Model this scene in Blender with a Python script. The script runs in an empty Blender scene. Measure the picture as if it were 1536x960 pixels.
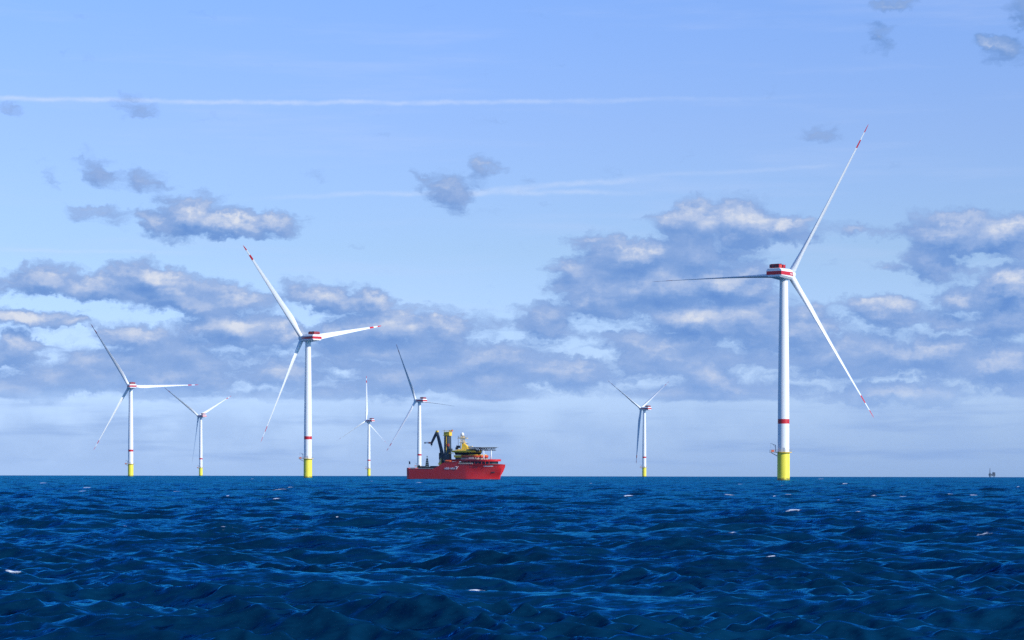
import bpy, math, random
import numpy as np
from mathutils import Vector, Matrix

random.seed(7)
C = bpy.context.scene.collection
SC = bpy.context.scene
R = math.radians
F = 3600.0            # focal length in pixels of the 1536 wide photograph
H = 3.0               # eye height above the mean sea (a low boat)
RE = 6.371e6          # the sea follows the earth's curve, so far bases sink below the horizon
YE = 710.9            # picture row at eye level
ROLL = 0.00176
HAZE = 1.1e-5           # scattering per metre of the sea air
SUN_AZ, SUN_EL = 126.0, 27.0      # degrees clockwise from the view direction (+Y), and above the horizon

# ------------------------------------------------------------------ camera
cam_data = bpy.data.cameras.new('camera')
cam = bpy.data.objects.new('camera', cam_data)
C.objects.link(cam)
cam.location = (0, 0, H)
cam.rotation_euler = (Matrix.Rotation(R(90), 4, 'X') @ Matrix.Rotation(ROLL, 4, 'Z')).to_euler()
cam_data.sensor_width = 36.0
cam_data.lens = 36.0 * F / 1536.0
cam_data.shift_y = (YE - 480.0) / 1536.0
cam_data.clip_start = 0.5
cam_data.clip_end = 60000.0
SC.camera = cam

# ------------------------------------------------------------------ view and render settings
SC.view_settings.view_transform = 'Standard'
SC.view_settings.look = 'None'
SC.view_settings.exposure = 0.0
SC.view_settings.gamma = 1.0
SC.view_settings.use_curve_mapping = False
SC.cycles.use_denoising = False
SC.cycles.sample_clamp_direct = 4.0
SC.cycles.sample_clamp_indirect = 2.0
SC.cycles.volume_bounces = 0
SC.cycles.max_bounces = 6
SC.cycles.use_adaptive_sampling = True
SC.cycles.adaptive_threshold = 0.006

# ------------------------------------------------------------------ node helpers
class Nodes:
    def __init__(self, tree):
        self.t = tree
        tree.nodes.clear()
    def new(self, kind, **kw):
        n = self.t.nodes.new(kind)
        for k, v in kw.items():
            setattr(n, k, v)
        return n
    def put(self, sock, v):
        if hasattr(v, 'is_linked') or isinstance(v, bpy.types.NodeSocket):
            self.t.links.new(v, sock)
        else:
            sock.default_value = v
    def math(self, op, a, b=None, c=None, clamp=False):
        n = self.new('ShaderNodeMath', operation=op, use_clamp=clamp)
        self.put(n.inputs[0], a)
        if b is not None: self.put(n.inputs[1], b)
        if c is not None: self.put(n.inputs[2], c)
        return n.outputs[0]
    def vmath(self, op, a, b=None, scale=None):
        n = self.new('ShaderNodeVectorMath', operation=op)
        self.put(n.inputs[0], a)
        if b is not None: self.put(n.inputs[1], b)
        if scale is not None: self.put(n.inputs[3], scale)
        return n.outputs[1] if op in ('LENGTH', 'DOT_PRODUCT') else n.outputs[0]
    def xyz(self, x, y, z):
        n = self.new('ShaderNodeCombineXYZ')
        for s, v in zip(n.inputs, (x, y, z)): self.put(s, v)
        return n.outputs[0]
    def sep(self, v):
        n = self.new('ShaderNodeSeparateXYZ'); self.put(n.inputs[0], v)
        return n.outputs
    def ramp(self, v, lo, hi, a=0.0, b=1.0, smooth=True):
        n = self.new('ShaderNodeMapRange', interpolation_type='SMOOTHSTEP' if smooth else 'LINEAR', clamp=True)
        self.put(n.inputs[0], v)
        for i, x in zip((1, 2, 3, 4), (lo, hi, a, b)): self.put(n.inputs[i], x)
        return n.outputs[0]
    def noise(self, vec, scale=1.0, detail=4.0, rough=0.55, lac=2.0, dist=0.0, out=0, dim='2D'):
        n = self.new('ShaderNodeTexNoise', noise_dimensions=dim)
        self.put(n.inputs['Vector'], vec)
        n.inputs['Scale'].default_value = scale; n.inputs['Detail'].default_value = detail
        n.inputs['Roughness'].default_value = rough; n.inputs['Lacunarity'].default_value = lac
        n.inputs['Distortion'].default_value = dist
        return n.outputs[out]
    def mix(self, f, a, b, blend='MIX'):
        n = self.new('ShaderNodeMix', data_type='RGBA', blend_type=blend)
        self.put(n.inputs[0], f)
        for s, v in ((n.inputs[6], a), (n.inputs[7], b)):
            if isinstance(v, tuple): v = tuple(v) + (1.0,) if len(v) == 3 else v
            self.put(s, v)
        return n.outputs[2]
    def color_ramp(self, f, stops, interp='LINEAR'):
        n = self.new('ShaderNodeValToRGB')
        self.put(n.inputs[0], f)
        e = n.color_ramp.elements
        n.color_ramp.interpolation = interp
        while len(e) < len(stops): e.new(0.5)
        for el, (p, c) in zip(e, stops):
            el.position = p; el.color = tuple(c) + (1.0,)
        return n.outputs[0]

def lin(r, g, b):
    return tuple(((c / 255.0) / 12.92 if c <= 10 else ((c / 255.0 + 0.055) / 1.055) ** 2.4) for c in (r, g, b))

# ------------------------------------------------------------------ world: daylight sky with clouds, laid out by compass direction
SKY_STRENGTH = 0.10
world = bpy.data.worlds.new('World')
SC.world = world
world.use_nodes = True
W = Nodes(world.node_tree)
tc = W.new('ShaderNodeTexCoord')
dx, dy, dz = W.sep(tc.outputs['Generated'])
U0 = W.math('MULTIPLY', W.math('ARCTAN2', dx, dy), 36.0)       # azimuth,   1 unit = 1/36 rad
V0 = W.math('MULTIPLY', W.math('ARCSINE', dz), 36.0)           # elevation, same unit

def uv_of(x, y):
    d = Vector((x - 768.0, F, YE - y)).normalized()
    return (math.atan2(d.x, d.y) * 36.0, math.asin(d.z) * 36.0, 0)

# centre and radii of the cumulus heaps, in degrees-like sky units derived from the photograph's proportions
CLOUDS = [  # x, y, rx, ry, tilt, weight
    (285,326,62,34,-4,1.0), (345,334,78,28,6,1.0), (415,338,50,22,0,.85), (232,334,30,22,20,.8),
    (146,256,46,26,30,.58), (212,268,60,24,10,.54), (75,264,40,16,0,.34), (198,160,50,24,20,.45), (150,322,74,22,10,.48), (8,168,40,18,0,.30),
    (668,288,50,36,40,.68), (722,256,56,30,-35,.46), (635,264,34,14,20,.56), (806,266,60,20,-25,.33),
    (1225,198,44,20,5,.48), (1315,58,34,26,-40,.45), (1522,72,60,28,10,.56), (1484,66,34,16,0,.5), (1335,5,40,12,0,.5), (1535,22,26,36,0,.58),
    (1045,336,72,36,0,1.0), (1110,334,70,36,0,1.0), (1170,340,62,28,0,.8), (1290,345,70,14,4,.55),
    (1430,348,85,38,0,1.0), (1505,354,70,36,0,1.0), (1405,396,62,30,8,.85), (1335,400,40,14,8,.55),
    (1515,436,58,46,-30,1.1), (1330,468,75,30,8,.85), (1440,452,55,30,35,.7), (1410,480,60,24,0,.7), (1500,480,60,36,0,.9),
    (950,388,110,34,0,.9), (1050,392,80,34,0,.85), (880,360,46,16,-6,.62), (870,420,60,40,0,.8), (900,452,90,40,0,.9),
    (1000,430,130,50,0,.95), (1085,425,90,46,0,.95), (1060,480,120,40,0,.95), (1130,480,80,50,0,.9), (820,480,70,30,0,.75), (1200,490,80,40,0,.8),
    (60,424,80,24,0,.95), (145,430,80,26,4,.95), (220,416,66,30,8,.95), (270,444,120,32,5,.95), (350,450,75,24,5,.85), (30,480,90,22,0,.85), (105,486,60,12,0,.7),
    (350,490,95,32,0,1.0), (430,500,60,28,0,.8), (485,446,80,30,10,.8), (560,460,50,26,20,.7), (590,490,95,34,6,.95), (670,496,60,34,20,.85), (510,500,80,30,0,.8),
    (20,525,70,34,0,.75), (200,510,80,30,0,.8), (600,570,130,34,0,.8), (720,540,110,40,0,.85), (990,530,120,44,0,.85), (1060,560,70,36,20,.9),
    (1250,530,130,44,0,.8), (1400,530,110,40,0,.85), (1500,550,80,44,0,.85), (260,570,140,36,0,.8), (80,570,120,36,0,.8), (430,560,110,34,0,.8), (860,560,110,36,0,.8), (1340,590,160,26,0,.75),
]
HEAPS = [  # sunlit heads of the heaps
    (350,482,80,24,0,1.), (640,484,80,24,8,.8), (235,498,46,16,0,.6), (868,440,34,15,0,1.), (1065,328,80,24,0,1.1), (1060,470,100,18,0,.8),
    (1000,548,90,28,15,.8), (1066,562,34,20,30,1.), (1250,505,50,18,0,.5), (1055,510,60,10,0,.7), (1490,555,60,24,20,.7), (720,580,90,14,0,.5),
    (330,316,100,16,3,.7), (10,508,30,22,0,.8), (1480,335,70,14,0,.3), (1530,415,30,18,0,.6), (230,395,60,14,10,.35), (800,540,60,26,30,.4), (90,545,60,14,0,.4), (440,575,80,14,0,.4), (560,545,60,24,0,.5), (1390,585,70,14,0,.5),
]
def blobs(G, p, table, rs, acc=None, k=0.12):
    for (x, y, rx, ry, tilt, wgt) in table:
        m = G.new('ShaderNodeMapping', vector_type='TEXTURE')
        G.put(m.inputs[0], p)
        m.inputs[1].default_value = uv_of(x, y)
        m.inputs[2].default_value = (0, 0, R(-tilt))
        m.inputs[3].default_value = (rx * rs / 100, ry * rs * 1.05 / 100, 1)
        gr = G.new('ShaderNodeTexGradient', gradient_type='SPHERICAL')
        G.put(gr.inputs[0], m.outputs[0])
        v = gr.outputs[1] if wgt == 1.0 else G.math('MULTIPLY', gr.outputs[1], wgt)
        acc = v if acc is None else G.math('SMOOTH_MAX', acc, v, k)
    return acc
def cloud_group():
    g = bpy.data.node_groups.new('cloud density', 'ShaderNodeTree')
    g.interface.new_socket('UV', in_out='INPUT', socket_type='NodeSocketVector')
    g.interface.new_socket('Density', in_out='OUTPUT', socket_type='NodeSocketFloat')
    g.interface.new_socket('Soft', in_out='OUTPUT', socket_type='NodeSocketFloat')
    G = Nodes(g)
    gi = G.new('NodeGroupInput'); go = G.new('NodeGroupOutput')
    uv = gi.outputs[0]
    # ragged outlines: bend the coordinates first
    w1 = G.vmath('MULTIPLY', G.vmath('SUBTRACT', G.noise(G.vmath('MULTIPLY', uv, (.8, 1.5, 1)), 2.2, 4, .58, out=1), (.5, .5, .5)), (.62, .34, 0))
    w2 = G.vmath('SCALE', G.vmath('SUBTRACT', G.noise(uv, 9.0, 3, .6, out=1), (.5, .5, .5)), scale=0.12)
    p = G.vmath('ADD', uv, G.vmath('ADD', w1, w2))
    pu, pv, _ = G.sep(p)
    p = G.xyz(pu, pv, 0.0)
    acc = blobs(G, p, CLOUDS, 1.42)
    # the layered bank above the horizon, all round the compass
    _, v_, _ = G.sep(uv)
    band = G.math('MULTIPLY', G.ramp(v_, 0.98, 1.20), G.ramp(v_, 3.0, 1.5))
    big = G.noise(G.vmath('MULTIPLY', uv, (.35, 1.4, 1)), 1.3, 2, .5)
    acc = G.math('SMOOTH_MAX', acc, G.math('MULTIPLY', band, G.ramp(big, .25, .68, .25, .66)), 0.1)
    q = G.vmath('MULTIPLY', p, (.75, 2.3, 1))
    for i, (det, rg) in enumerate(((9, .57), (2.5, .5))):
        n = G.noise(q, 1.6, det, rg)
        G.put(go.inputs[i], G.math('ADD', acc, G.math('MULTIPLY', G.math('SUBTRACT', n, .5), 0.72)))
    return g
grp = cloud_group()
def density(vec):
    n = W.new('ShaderNodeGroup'); n.node_tree = grp
    W.put(n.inputs[0], vec)
    return n.outputs
uv = W.xyz(U0, V0, 0.0)
D0, S0 = density(uv)
_, S1 = density(W.xyz(W.math('ADD', U0, 0.07), W.math('ADD', V0, 0.20), 0.0))
n_lo = W.noise(W.vmath('MULTIPLY', uv, (.8, 1.2, 1)), 1.0, 4, .6)
alpha = W.ramp(D0, 0.20, 0.50)
base_v = W.math('ADD', V0, W.math('MULTIPLY', W.math('SUBTRACT', n_lo, .5), 0.5))
alpha = W.math('MULTIPLY', alpha, W.ramp(base_v, 0.62, 1.40))
alpha = W.math('MULTIPLY', alpha, W.ramp(V0, 14.0, 9.0))
lit = W.math('MULTIPLY', W.math('SUBTRACT', S0, S1), 0.85)
fine = W.noise(W.vmath('MULTIPLY', uv, (.7, 2.4, 1)), 1.8, 8, .56)
lit = W.math('ADD', lit, W.math('MULTIPLY', W.math('SUBTRACT', fine, .5), 0.28))
hw = W.vmath('SCALE', W.vmath('SUBTRACT', W.noise(uv, 3.0, 6, .6, out=1), (.5, .5, .5)), scale=0.55)
hu, hv, _ = W.sep(W.vmath('ADD', uv, hw))
heap = blobs(W, W.xyz(hu, hv, 0.0), HEAPS, 1.35)
lit = W.math('ADD', lit, W.math('MULTIPLY', heap, .24))
# thin scraps of cloud stay grey: little depth, little light
lit = W.math('ADD', W.math('MULTIPLY', lit, W.ramp(D0, .25, .75, .25, 1.0)), .38)
lit = W.math('SUBTRACT', lit, W.math('ADD', W.ramp(V0, 4.0, 4.6, 0, .02), W.ramp(V0, 5.6, 6.3, 0, .12)))
ccol = W.color_ramp(lit, [(0.0, lin(92, 138, 208)), (.28, lin(117, 156, 216)), (.52, lin(147, 176, 225)), (.75, lin(182, 199, 232)), (1.0, lin(222, 227, 239))])
# distance pales the low bank
ccol = W.mix(W.ramp(V0, 2.4, 0.9, 0, .40), ccol, lin(150, 184, 236))

sky = W.new('ShaderNodeTexSky', sky_type='NISHITA')
sky.sun_disc = False
sky.sun_elevation = R(SUN_EL); sky.sun_rotation = R(SUN_AZ)
sky.altitude = 0; sky.air_density = 1.0; sky.dust_density = 0.6; sky.ozone_density = 3.0
skyc = W.vmath('SCALE', sky.outputs[0], scale=SKY_STRENGTH)
# cold white balance of the picture, most of it needed in the thick air at the horizon
tint = W.color_ramp(W.math('DIVIDE', V0, 36.0), [(0.0, (.345, .49, .97)), (.045, (.375, .43, .685)), (.092, (.362, .395, .53)), (.142, (.395, .41, .56)), (.195, (.39, .437, .62)), (.35, (.17, .36, .62)), (.6, (.07, .27, .54)), (1.0, (.05, .25, .52))])
skyc = W.vmath('SCALE', W.vmath('MULTIPLY', skyc, tint), scale=3.0)

# thin cirrus streaks and aircraft trails high up
st = W.noise(W.vmath('MULTIPLY', uv, (.16, 1.7, 1)), 1.0, 6, .6)
veil = W.math('MULTIPLY', W.ramp(st, .50, .78, 0, .20), W.ramp(V0, .3, 3.5, .2, 1))
low = W.noise(W.vmath('MULTIPLY', uv, (.40, 4.5, 1)), 1.0, 6, .55)
low_a = W.math('MULTIPLY', W.ramp(low, .45, .80, 0, .5), W.math('MULTIPLY', W.ramp(V0, 1.25, .9), W.ramp(V0, .02, .25)))
wob = W.math('MULTIPLY', W.math('SUBTRACT', W.noise(W.vmath('MULTIPLY', uv, (.7, .7, 1)), 1.0, 7, .7), .5), .14)
def trail(a, b, c, width, u_in, u_full, u_out0, u_out1, strength):
    v = W.math('ADD', W.math('MULTIPLY', U0, b), a)
    v = W.math('ADD', v, W.math('MULTIPLY', W.math('MULTIPLY', U0, U0), c))
    dist = W.math('ABSOLUTE', W.math('ADD', W.math('SUBTRACT', V0, v), wob))
    core = W.ramp(dist, 0.0, width, strength, 0)
    core = W.math('MULTIPLY', core, W.ramp(W.noise(W.vmath('MULTIPLY', uv, (2.2, 6, 1)), 1.0, 4, .6), .25, .7, .45, 1))
    return W.math('MULTIPLY', core, W.math('MULTIPLY', W.ramp(U0, u_in, u_full), W.ramp(U0, u_out1, u_out0)))
trails = [trail(5.535, .0106, .00009, .055, -30, -20, -3.5, 6.3, .48),
          trail(4.20, .004, -.006, .06, -4.5, -1.6, 1.0, 2.4, .34),
          trail(4.26, .075, -.004, .07, -1.4, -.1, 1.2, 2.5, .40),
          trail(4.36, .045, 0, .05, .9, 3.0, 4.4, 5.2, .16),
          trail(3.28, .0, .0, .05, -9, -7, -6.0, -4.2, .16)]
white = lin(214, 228, 254)
col = W.mix(veil, skyc, lin(196, 214, 252))
for t in trails: col = W.mix(t, col, white)
col = W.mix(W.math('MULTIPLY', W.math('MULTIPLY', W.ramp(U0, -3, 8), W.ramp(V0, 1.6, .2)), .35), col, lin(136, 172, 222))
col = W.mix(W.math('MULTIPLY', W.math('MULTIPLY', W.ramp(V0, 1.5, .7), W.ramp(V0, -.1, .25)), W.ramp(n_lo, .3, .7, .15, .55)), col, lin(157, 188, 235))
col = W.mix(low_a, col, lin(134, 168, 224))
col = W.mix(W.math('MULTIPLY', alpha, .96), col, ccol)
bg = W.new('ShaderNodeBackground'); W.put(bg.inputs[0], col); bg.inputs[1].default_value = 1.0
wo = W.new('ShaderNodeOutputWorld'); W.t.links.new(bg.outputs[0], wo.inputs[0])
world.cycles.sampling_method = 'MANUAL'
world.cycles.sample_map_resolution = 512

# ------------------------------------------------------------------ sun
sun_data = bpy.data.lights.new('sun', 'SUN')
sun_data.energy = 4.5
sun_data.angle = R(0.53)
sun_data.color = (1.0, 0.97, 0.91)
sun = bpy.data.objects.new('sun', sun_data)
C.objects.link(sun)
to_sun = Vector((math.sin(R(SUN_AZ)) * math.cos(R(SUN_EL)), math.cos(R(SUN_AZ)) * math.cos(R(SUN_EL)), math.sin(R(SUN_EL))))
sun.rotation_euler = to_sun.to_track_quat('Z', 'Y').to_euler()
# ---- END SKY

# ------------------------------------------------------------------ materials
def material(name, color, rough=0.5, metallic=0.0, spec=0.5, wear=0.12, scale=0.35, streak=True, wear_color=None):
    """Painted steel: base colour with weathering mottles and rain streaks of its own."""
    m = bpy.data.materials.new(name); m.use_nodes = True
    N = Nodes(m.node_tree)
    tcn = N.new('ShaderNodeTexCoord')
    p = tcn.outputs['Object']
    v = N.vmath('MULTIPLY', p, (1, 1, .18)) if streak else p
    n = N.noise(v, scale, 5, .6, dim='3D')
    f = N.ramp(n, .42, .75, 0, wear)
    dark = wear_color or tuple(c * .55 + .02 for c in color)
    col = N.mix(f, tuple(color), dark)
    b = N.new('ShaderNodeBsdfPrincipled')
    N.put(b.inputs['Base Color'], col)
    N.put(b.inputs['Roughness'], N.ramp(n, .3, .8, rough * .85, min(1, rough * 1.2)))
    b.inputs['Metallic'].default_value = metallic
    b.inputs['Specular IOR Level'].default_value = spec
    o = N.new('ShaderNodeOutputMaterial'); N.t.links.new(b.outputs[0], o.inputs[0])
    return m
M = {
    'white': material('white coating', (.80, .81, .81), .42, wear=.10, scale=.25),
    'tower': material('tower white', (.80, .81, .80), .45, wear=.10, scale=.12),
    'grey': material('light grey panel', (.42, .45, .47), .5),
    'red': material('signal red', (.56, .012, .022), .45),
    'yellow': material('pile yellow', (.80, .60, .020), .5, wear=.35, scale=.5, wear_color=(.50, .36, .03)),
    'dark': material('dark grey steel', (.035, .045, .055), .55),
    'galv': material('galvanised steel', (.36, .37, .37), .5, metallic=.3),
    'orange': material('rescue orange', (.80, .13, .03), .5),
    'hull': material('hull red', (.72, .028, .030), .36, wear=.22, scale=.18, wear_color=(.42, .02, .03)),
    'coral': material('superstructure red', (.68, .085, .03), .42, wear=.2),
    'shipyellow': material('ship yellow', (.86, .55, .04), .45, wear=.2, wear_color=(.55, .30, .03)),
    'navy': material('navy lattice', (.030, .045, .065), .5, wear=.3, wear_color=(.09, .08, .05)),
    'olive': material('dark olive steel', (.028, .042, .022), .6),
    'deck': material('green deck', (.03, .07, .06), .8, streak=False),
    'glass': material('tinted glass', (.012, .016, .02), .08, spec=.8, wear=.0),
    'cream': material('cream panel', (.74, .68, .55), .45),
    'letter': material('white lettering', (.82, .82, .82), .5, wear=0),
    'helideck': material('helideck green grey', (.05, .075, .085), .6),
    'platform': material('haze-tinted platform steel', (.06, .08, .11), .6),  # blue of the distance haze is put into this dark base colour
    'flag': material('flag cloth', (.03, .05, .09), .8),
}
# pile paint gathers rust and weed where the waves wash it
def pile_material():
    m = bpy.data.materials.new('pile yellow with tide mark'); m.use_nodes = True
    N = Nodes(m.node_tree)
    p = N.new('ShaderNodeTexCoord').outputs['Object']
    _, _, z = N.sep(p)
    n = N.noise(p, .9, 5, .65, dim='3D')
    n2 = N.noise(N.vmath('MULTIPLY', p, (1, 1, .12)), 1.1, 5, .6, dim='3D')
    tide = N.ramp(N.math('ADD', z, N.math('MULTIPLY', N.math('SUBTRACT', n, .5), 3.2)), 1.7, .5)
    col = N.mix(N.ramp(n2, .48, .75, 0, .35), (.88, .76, .06), (.68, .55, .05))
    col = N.mix(N.math('MULTIPLY', tide, .85), col, (.075, .055, .02))
    b = N.new('ShaderNodeBsdfPrincipled'); N.put(b.inputs['Base Color'], col); b.inputs['Roughness'].default_value = .5
    o = N.new('ShaderNodeOutputMaterial'); N.t.links.new(b.outputs[0], o.inputs[0])
    return m
M['pile'] = pile_material()

# ------------------------------------------------------------------ mesh builder
class MB:
    def __init__(self):
        self.v = []; self.f = []; self.mi = []; self.mats = []; self.smooth = []
    def slot(self, mat):
        if mat not in self.mats: self.mats.append(mat)
        return self.mats.index(mat)
    def add(self, verts, faces, mat, smooth=False):
        b = len(self.v); s = self.slot(mat)
        self.v += [tuple(v) for v in verts]
        for f in faces:
            self.f.append(tuple(i + b for i in f)); self.mi.append(s); self.smooth.append(smooth)
        return self
    def box(self, c, size, mat, rot=None, taper=1.0):
        hx, hy, hz = size[0] / 2, size[1] / 2, size[2] / 2
        vs = []
        for z, k in ((-hz, 1.0), (hz, taper)):
            for x, y in ((-hx, -hy), (hx, -hy), (hx, hy), (-hx, hy)):
                p = Vector((x * k, y * k, z))
                if rot: p = rot @ p
                vs.append(p + Vector(c))
        return self.add(vs, [(3, 2, 1, 0), (4, 5, 6, 7), (0, 1, 5, 4), (1, 2, 6, 5), (2, 3, 7, 6), (3, 0, 4, 7)], mat)
    def lathe(self, rings, mat, n=32, cap=True, origin=(0, 0, 0), axis='Z', smooth=True, n0=0):
        vs = []
        for (r, h) in rings:
            for i in range(n):
                a = 2 * math.pi * (i + n0) / n
                if axis == 'Z': p = (r * math.cos(a), r * math.sin(a), h)
                elif axis == 'Y': p = (r * math.cos(a), h, -r * math.sin(a))
                else: p = (h, r * math.cos(a), r * math.sin(a))
                vs.append((p[0] + origin[0], p[1] + origin[1], p[2] + origin[2]))
        fs = []
        for k in range(len(rings) - 1):
            for i in range(n):
                j = (i + 1) % n
                fs.append((k * n + i, k * n + j, (k + 1) * n + j, (k + 1) * n + i))
        self.add(vs, fs, mat, smooth)
        if cap:
            m = len(rings) - 1
            self.add(vs[:n], [tuple(range(n))[::-1]], mat)
            self.add(vs[m * n:], [tuple(range(n))], mat)
        return self
    def bar(self, a, b, w, mat, w2=None, n=6):
        a, b = Vector(a), Vector(b); d = (b - a); L = d.length
        if L < 1e-6: return self
        q = d.to_track_quat('Z', 'Y'); w2 = w if w2 is None else w2
        vs = []
        for (p, r) in ((a, w / 2), (b, w2 / 2)):
            for i in range(n):
                t = 2 * math.pi * (i + .5) / n
                vs.append(q @ Vector((r * math.cos(t), r * math.sin(t), 0)) + p)
        fs = [(i, (i + 1) % n, n + (i + 1) % n, n + i) for i in range(n)] + [tuple(range(n))[::-1], tuple(range(n, 2 * n))]
        return self.add(vs, fs, mat, n > 6)
    def loft(self, rings, mat, closed=True, caps=True, smooth=True):
        n = len(rings[0]); vs = [p for r in rings for p in r]; fs = []
        for k in range(len(rings) - 1):
            for i in range(n if closed else n - 1):
                j = (i + 1) % n
                fs.append((k * n + i, k * n + j, (k + 1) * n + j, (k + 1) * n + i))
        self.add(vs, fs, mat, smooth)
        if caps and closed:
            self.add(rings[0], [tuple(range(n))[::-1]], mat); self.add(rings[-1], [tuple(range(n))], mat)
        return self
    def build(self, name, parent=None, loc=None):
        me = bpy.data.meshes.new(name)
        me.from_pydata(self.v, [], self.f)
        for m in self.mats: me.materials.append(M[m])
        me.polygons.foreach_set('material_index', self.mi)
        me.polygons.foreach_set('use_smooth', self.smooth)
        me.update()
        import bmesh
        bm = bmesh.new(); bm.from_mesh(me); bmesh.ops.recalc_face_normals(bm, faces=bm.faces); bm.to_mesh(me); bm.free()
        o = bpy.data.objects.new(name, me); C.objects.link(o)
        if parent: o.parent = parent
        if loc is not None: o.location = loc
        return o
def thing(name, label, cat, loc=(0, 0, 0), rz=0.0, group=None):
    o = bpy.data.objects.new(name, None); C.objects.link(o)
    o.empty_display_size = 2
    o.location = loc; o.rotation_euler = (0, 0, rz)
    o['label'] = label; o['category'] = cat
    if group: o['group'] = group
    return o
def ground(x, y, d):
    """Ground point seen at picture column x for a thing at distance d (row y only sets the small roll correction)."""
    X = (x - 768) + (y - YE) * ROLL
    return Vector((X / F * d, d, -(d * d * (1 + (X / F) ** 2)) / (2 * RE)))

# ------------------------------------------------------------------ sea: one curved sheet to beyond the horizon, choppy swell as real waves
rng = np.random.default_rng(11)
def sea_axis():
    a = [0.0]
    step = 0.0011
    while a[-1] < 0.30: a.append(a[-1] + step)
    while a[-1] < math.pi:
        step *= 1.12; a.append(a[-1] + min(step, .12))
    a = np.array(a); a = a * (math.pi / a[-1]) if False else a[a < math.pi]
    return np.concatenate([-a[:0:-1], a])
ANG = sea_axis()
near = np.geomspace(0.8, 17.0, 60)[:-1]
ratio = 1.0024
RAD = np.concatenate([near, 17.0 * ratio ** np.arange(int(math.log(12500 / 17.0) / math.log(ratio)) + 1)])
NR, NA = len(RAD), len(ANG)
gx = (RAD[:, None] * np.sin(ANG)[None, :]).astype(np.float32)
gy = (RAD[:, None] * np.cos(ANG)[None, :]).astype(np.float32)
dR = np.gradient(RAD)
px = gx.copy(); py = gy.copy(); pz = np.zeros_like(gx)
jac = np.ones_like(gx)
def vnoise(x, y, s, seed):
    r = np.random.default_rng(seed); out = np.zeros_like(x)
    for _ in range(7):
        a = r.uniform(0, 2 * math.pi); kk = s * r.uniform(.6, 1.6)
        out += np.sin(kk * (x * math.cos(a) + y * math.sin(a)) + r.uniform(0, 6.28))
    return out / 7 ** .5
GUST = np.clip(.90 + .42 * vnoise(gx, gy, .30, 8) + .18 * vnoise(gx, gy, .9, 9), .3, 1.3).astype(np.float32)
NW = 270
lam = np.exp(rng.uniform(math.log(0.36), math.log(24.0), NW))
th = R(-108) + rng.normal(0, 1, NW) * np.clip(.52 - .04 * np.log(lam), .36, .6)                      # heading of each wave train: towards the camera and a little left
amp = 0.0080 * lam ** 0.84 / (1 + (lam / 10.0) ** 1.6) * rng.uniform(.6, 1.4, NW) * np.where(lam < 1.6, 1.25, .95)
ph = rng.uniform(0, 2 * math.pi, NW)
for l, t, a, p in zip(lam, th, amp, ph):
    k = 2 * math.pi / l
    fade = np.clip((l / (2.4 * np.minimum(dR, 4.5)) - 1.0) / 0.8, 0, 1)
    rows = np.nonzero(fade > 0)[0]
    if not len(rows): continue
    i0, i1 = rows[0], rows[-1] + 1
    f = (fade[i0:i1] * a).astype(np.float32)[:, None]
    if l < 3.0: f = f * GUST[i0:i1]                                # cat's-paws: smoother and rougher patches
    arg = (k * (gx[i0:i1] * math.cos(t) + gy[i0:i1] * math.sin(t)) + p).astype(np.float32)
    s, c = np.sin(arg), np.cos(arg)
    q = 0.48
    px[i0:i1] -= q * f * math.cos(t) * s
    py[i0:i1] -= q * f * math.sin(t) * s
    pz[i0:i1] += f * c
    jac[i0:i1] -= q * f * k * c
SIG = float(pz[(RAD > 40) & (RAD < 200)].std())
print('wave sigma', SIG, 'jac', np.percentile(jac, [0.1, 1, 5]), NR, NA, NR * NA)

# foam: where crests steepen and break, in a few wandering patches, plus the larger whitecaps
foam = np.zeros_like(gx)
patch = vnoise(gx, gy, .055, 3)
crest = np.clip((pz / SIG - 1.25) / .7, 0, 1) * np.clip((.70 - jac) / .25, 0, 1)
foam = np.maximum(foam, crest * np.clip((patch - 1.35) / .5, 0, 1) * .85)
def whitecap(x, y, width_px, strength=1.0, depth=1.0):
    d0 = H * F / max(y - 710.0, 3)
    b = (x - 768) / F
    ja = int(np.argmin(abs(ANG - math.atan(b))))
    span = max(0.006, width_px * .4 / F)
    js = slice(np.searchsorted(ANG, ANG[ja] - span), np.searchsorted(ANG, ANG[ja] + span) + 1)
    is_ = slice(np.searchsorted(RAD, d0 * .93), np.searchsorted(RAD, d0 * 1.06))
    sub = pz[is_, js]
    ii, jj = np.unravel_index(np.argmax(sub), sub.shape)
    cx, cy = float(gx[is_, js][ii, jj]), float(gy[is_, js][ii, jj])
    w = width_px / F * d0 / 2
    w *= 1.15
    hgt = min(max(.10, w * .15, d0 * .0019), w * .6) * depth
    X, Y = gx - cx, gy - cy
    e = 1 - ((X / w) ** 2 + ((Y + .25 * hgt - .22 * X - .12 * np.sin(3.1 * X + cx)) / hgt) ** 2)
    foam[:] = np.maximum(foam, np.clip(e * 1.5, 0, 1) * strength)
for (x, y, w) in [(403,738,30),(1180,775,32),(1139,777,9),(1283,772,13),(697,892,36),(1145,875,26),(1176,875,18),(1450,812,34),(1474,839,12),(1078,812,30),
                  (45,862,30),(72,829,14),(272,833,16),(120,811,14),(209,795,10),(280,739,14),(420,733,10),(354,719,8),(330,746,8),(401,753,10),(896,725,7),(936,746,16),
                  (1112,743,18),(1160,730,8),(1176,744,14),(1144,744,8),(1288,747,8),(1321,746,10),(1345,745,12),(1445,745,10),(1484,745,12),(1220,716.5,10),(778,804,12),
                  (640,726,10),(100,738,10),(140,735,12),(205,716,8),(60,726,12),(1240,725,9),(1110,727,10),(560,722,6),(485,790,6),(722,717.6,4),(731,717.6,4),(741,717.6,6),(747,717.4,5),(1268,758,7),(1530,730,8)]:
    whitecap(x, y, w, .5 if y > 800 and x not in (697, 1145) else .95)
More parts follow.
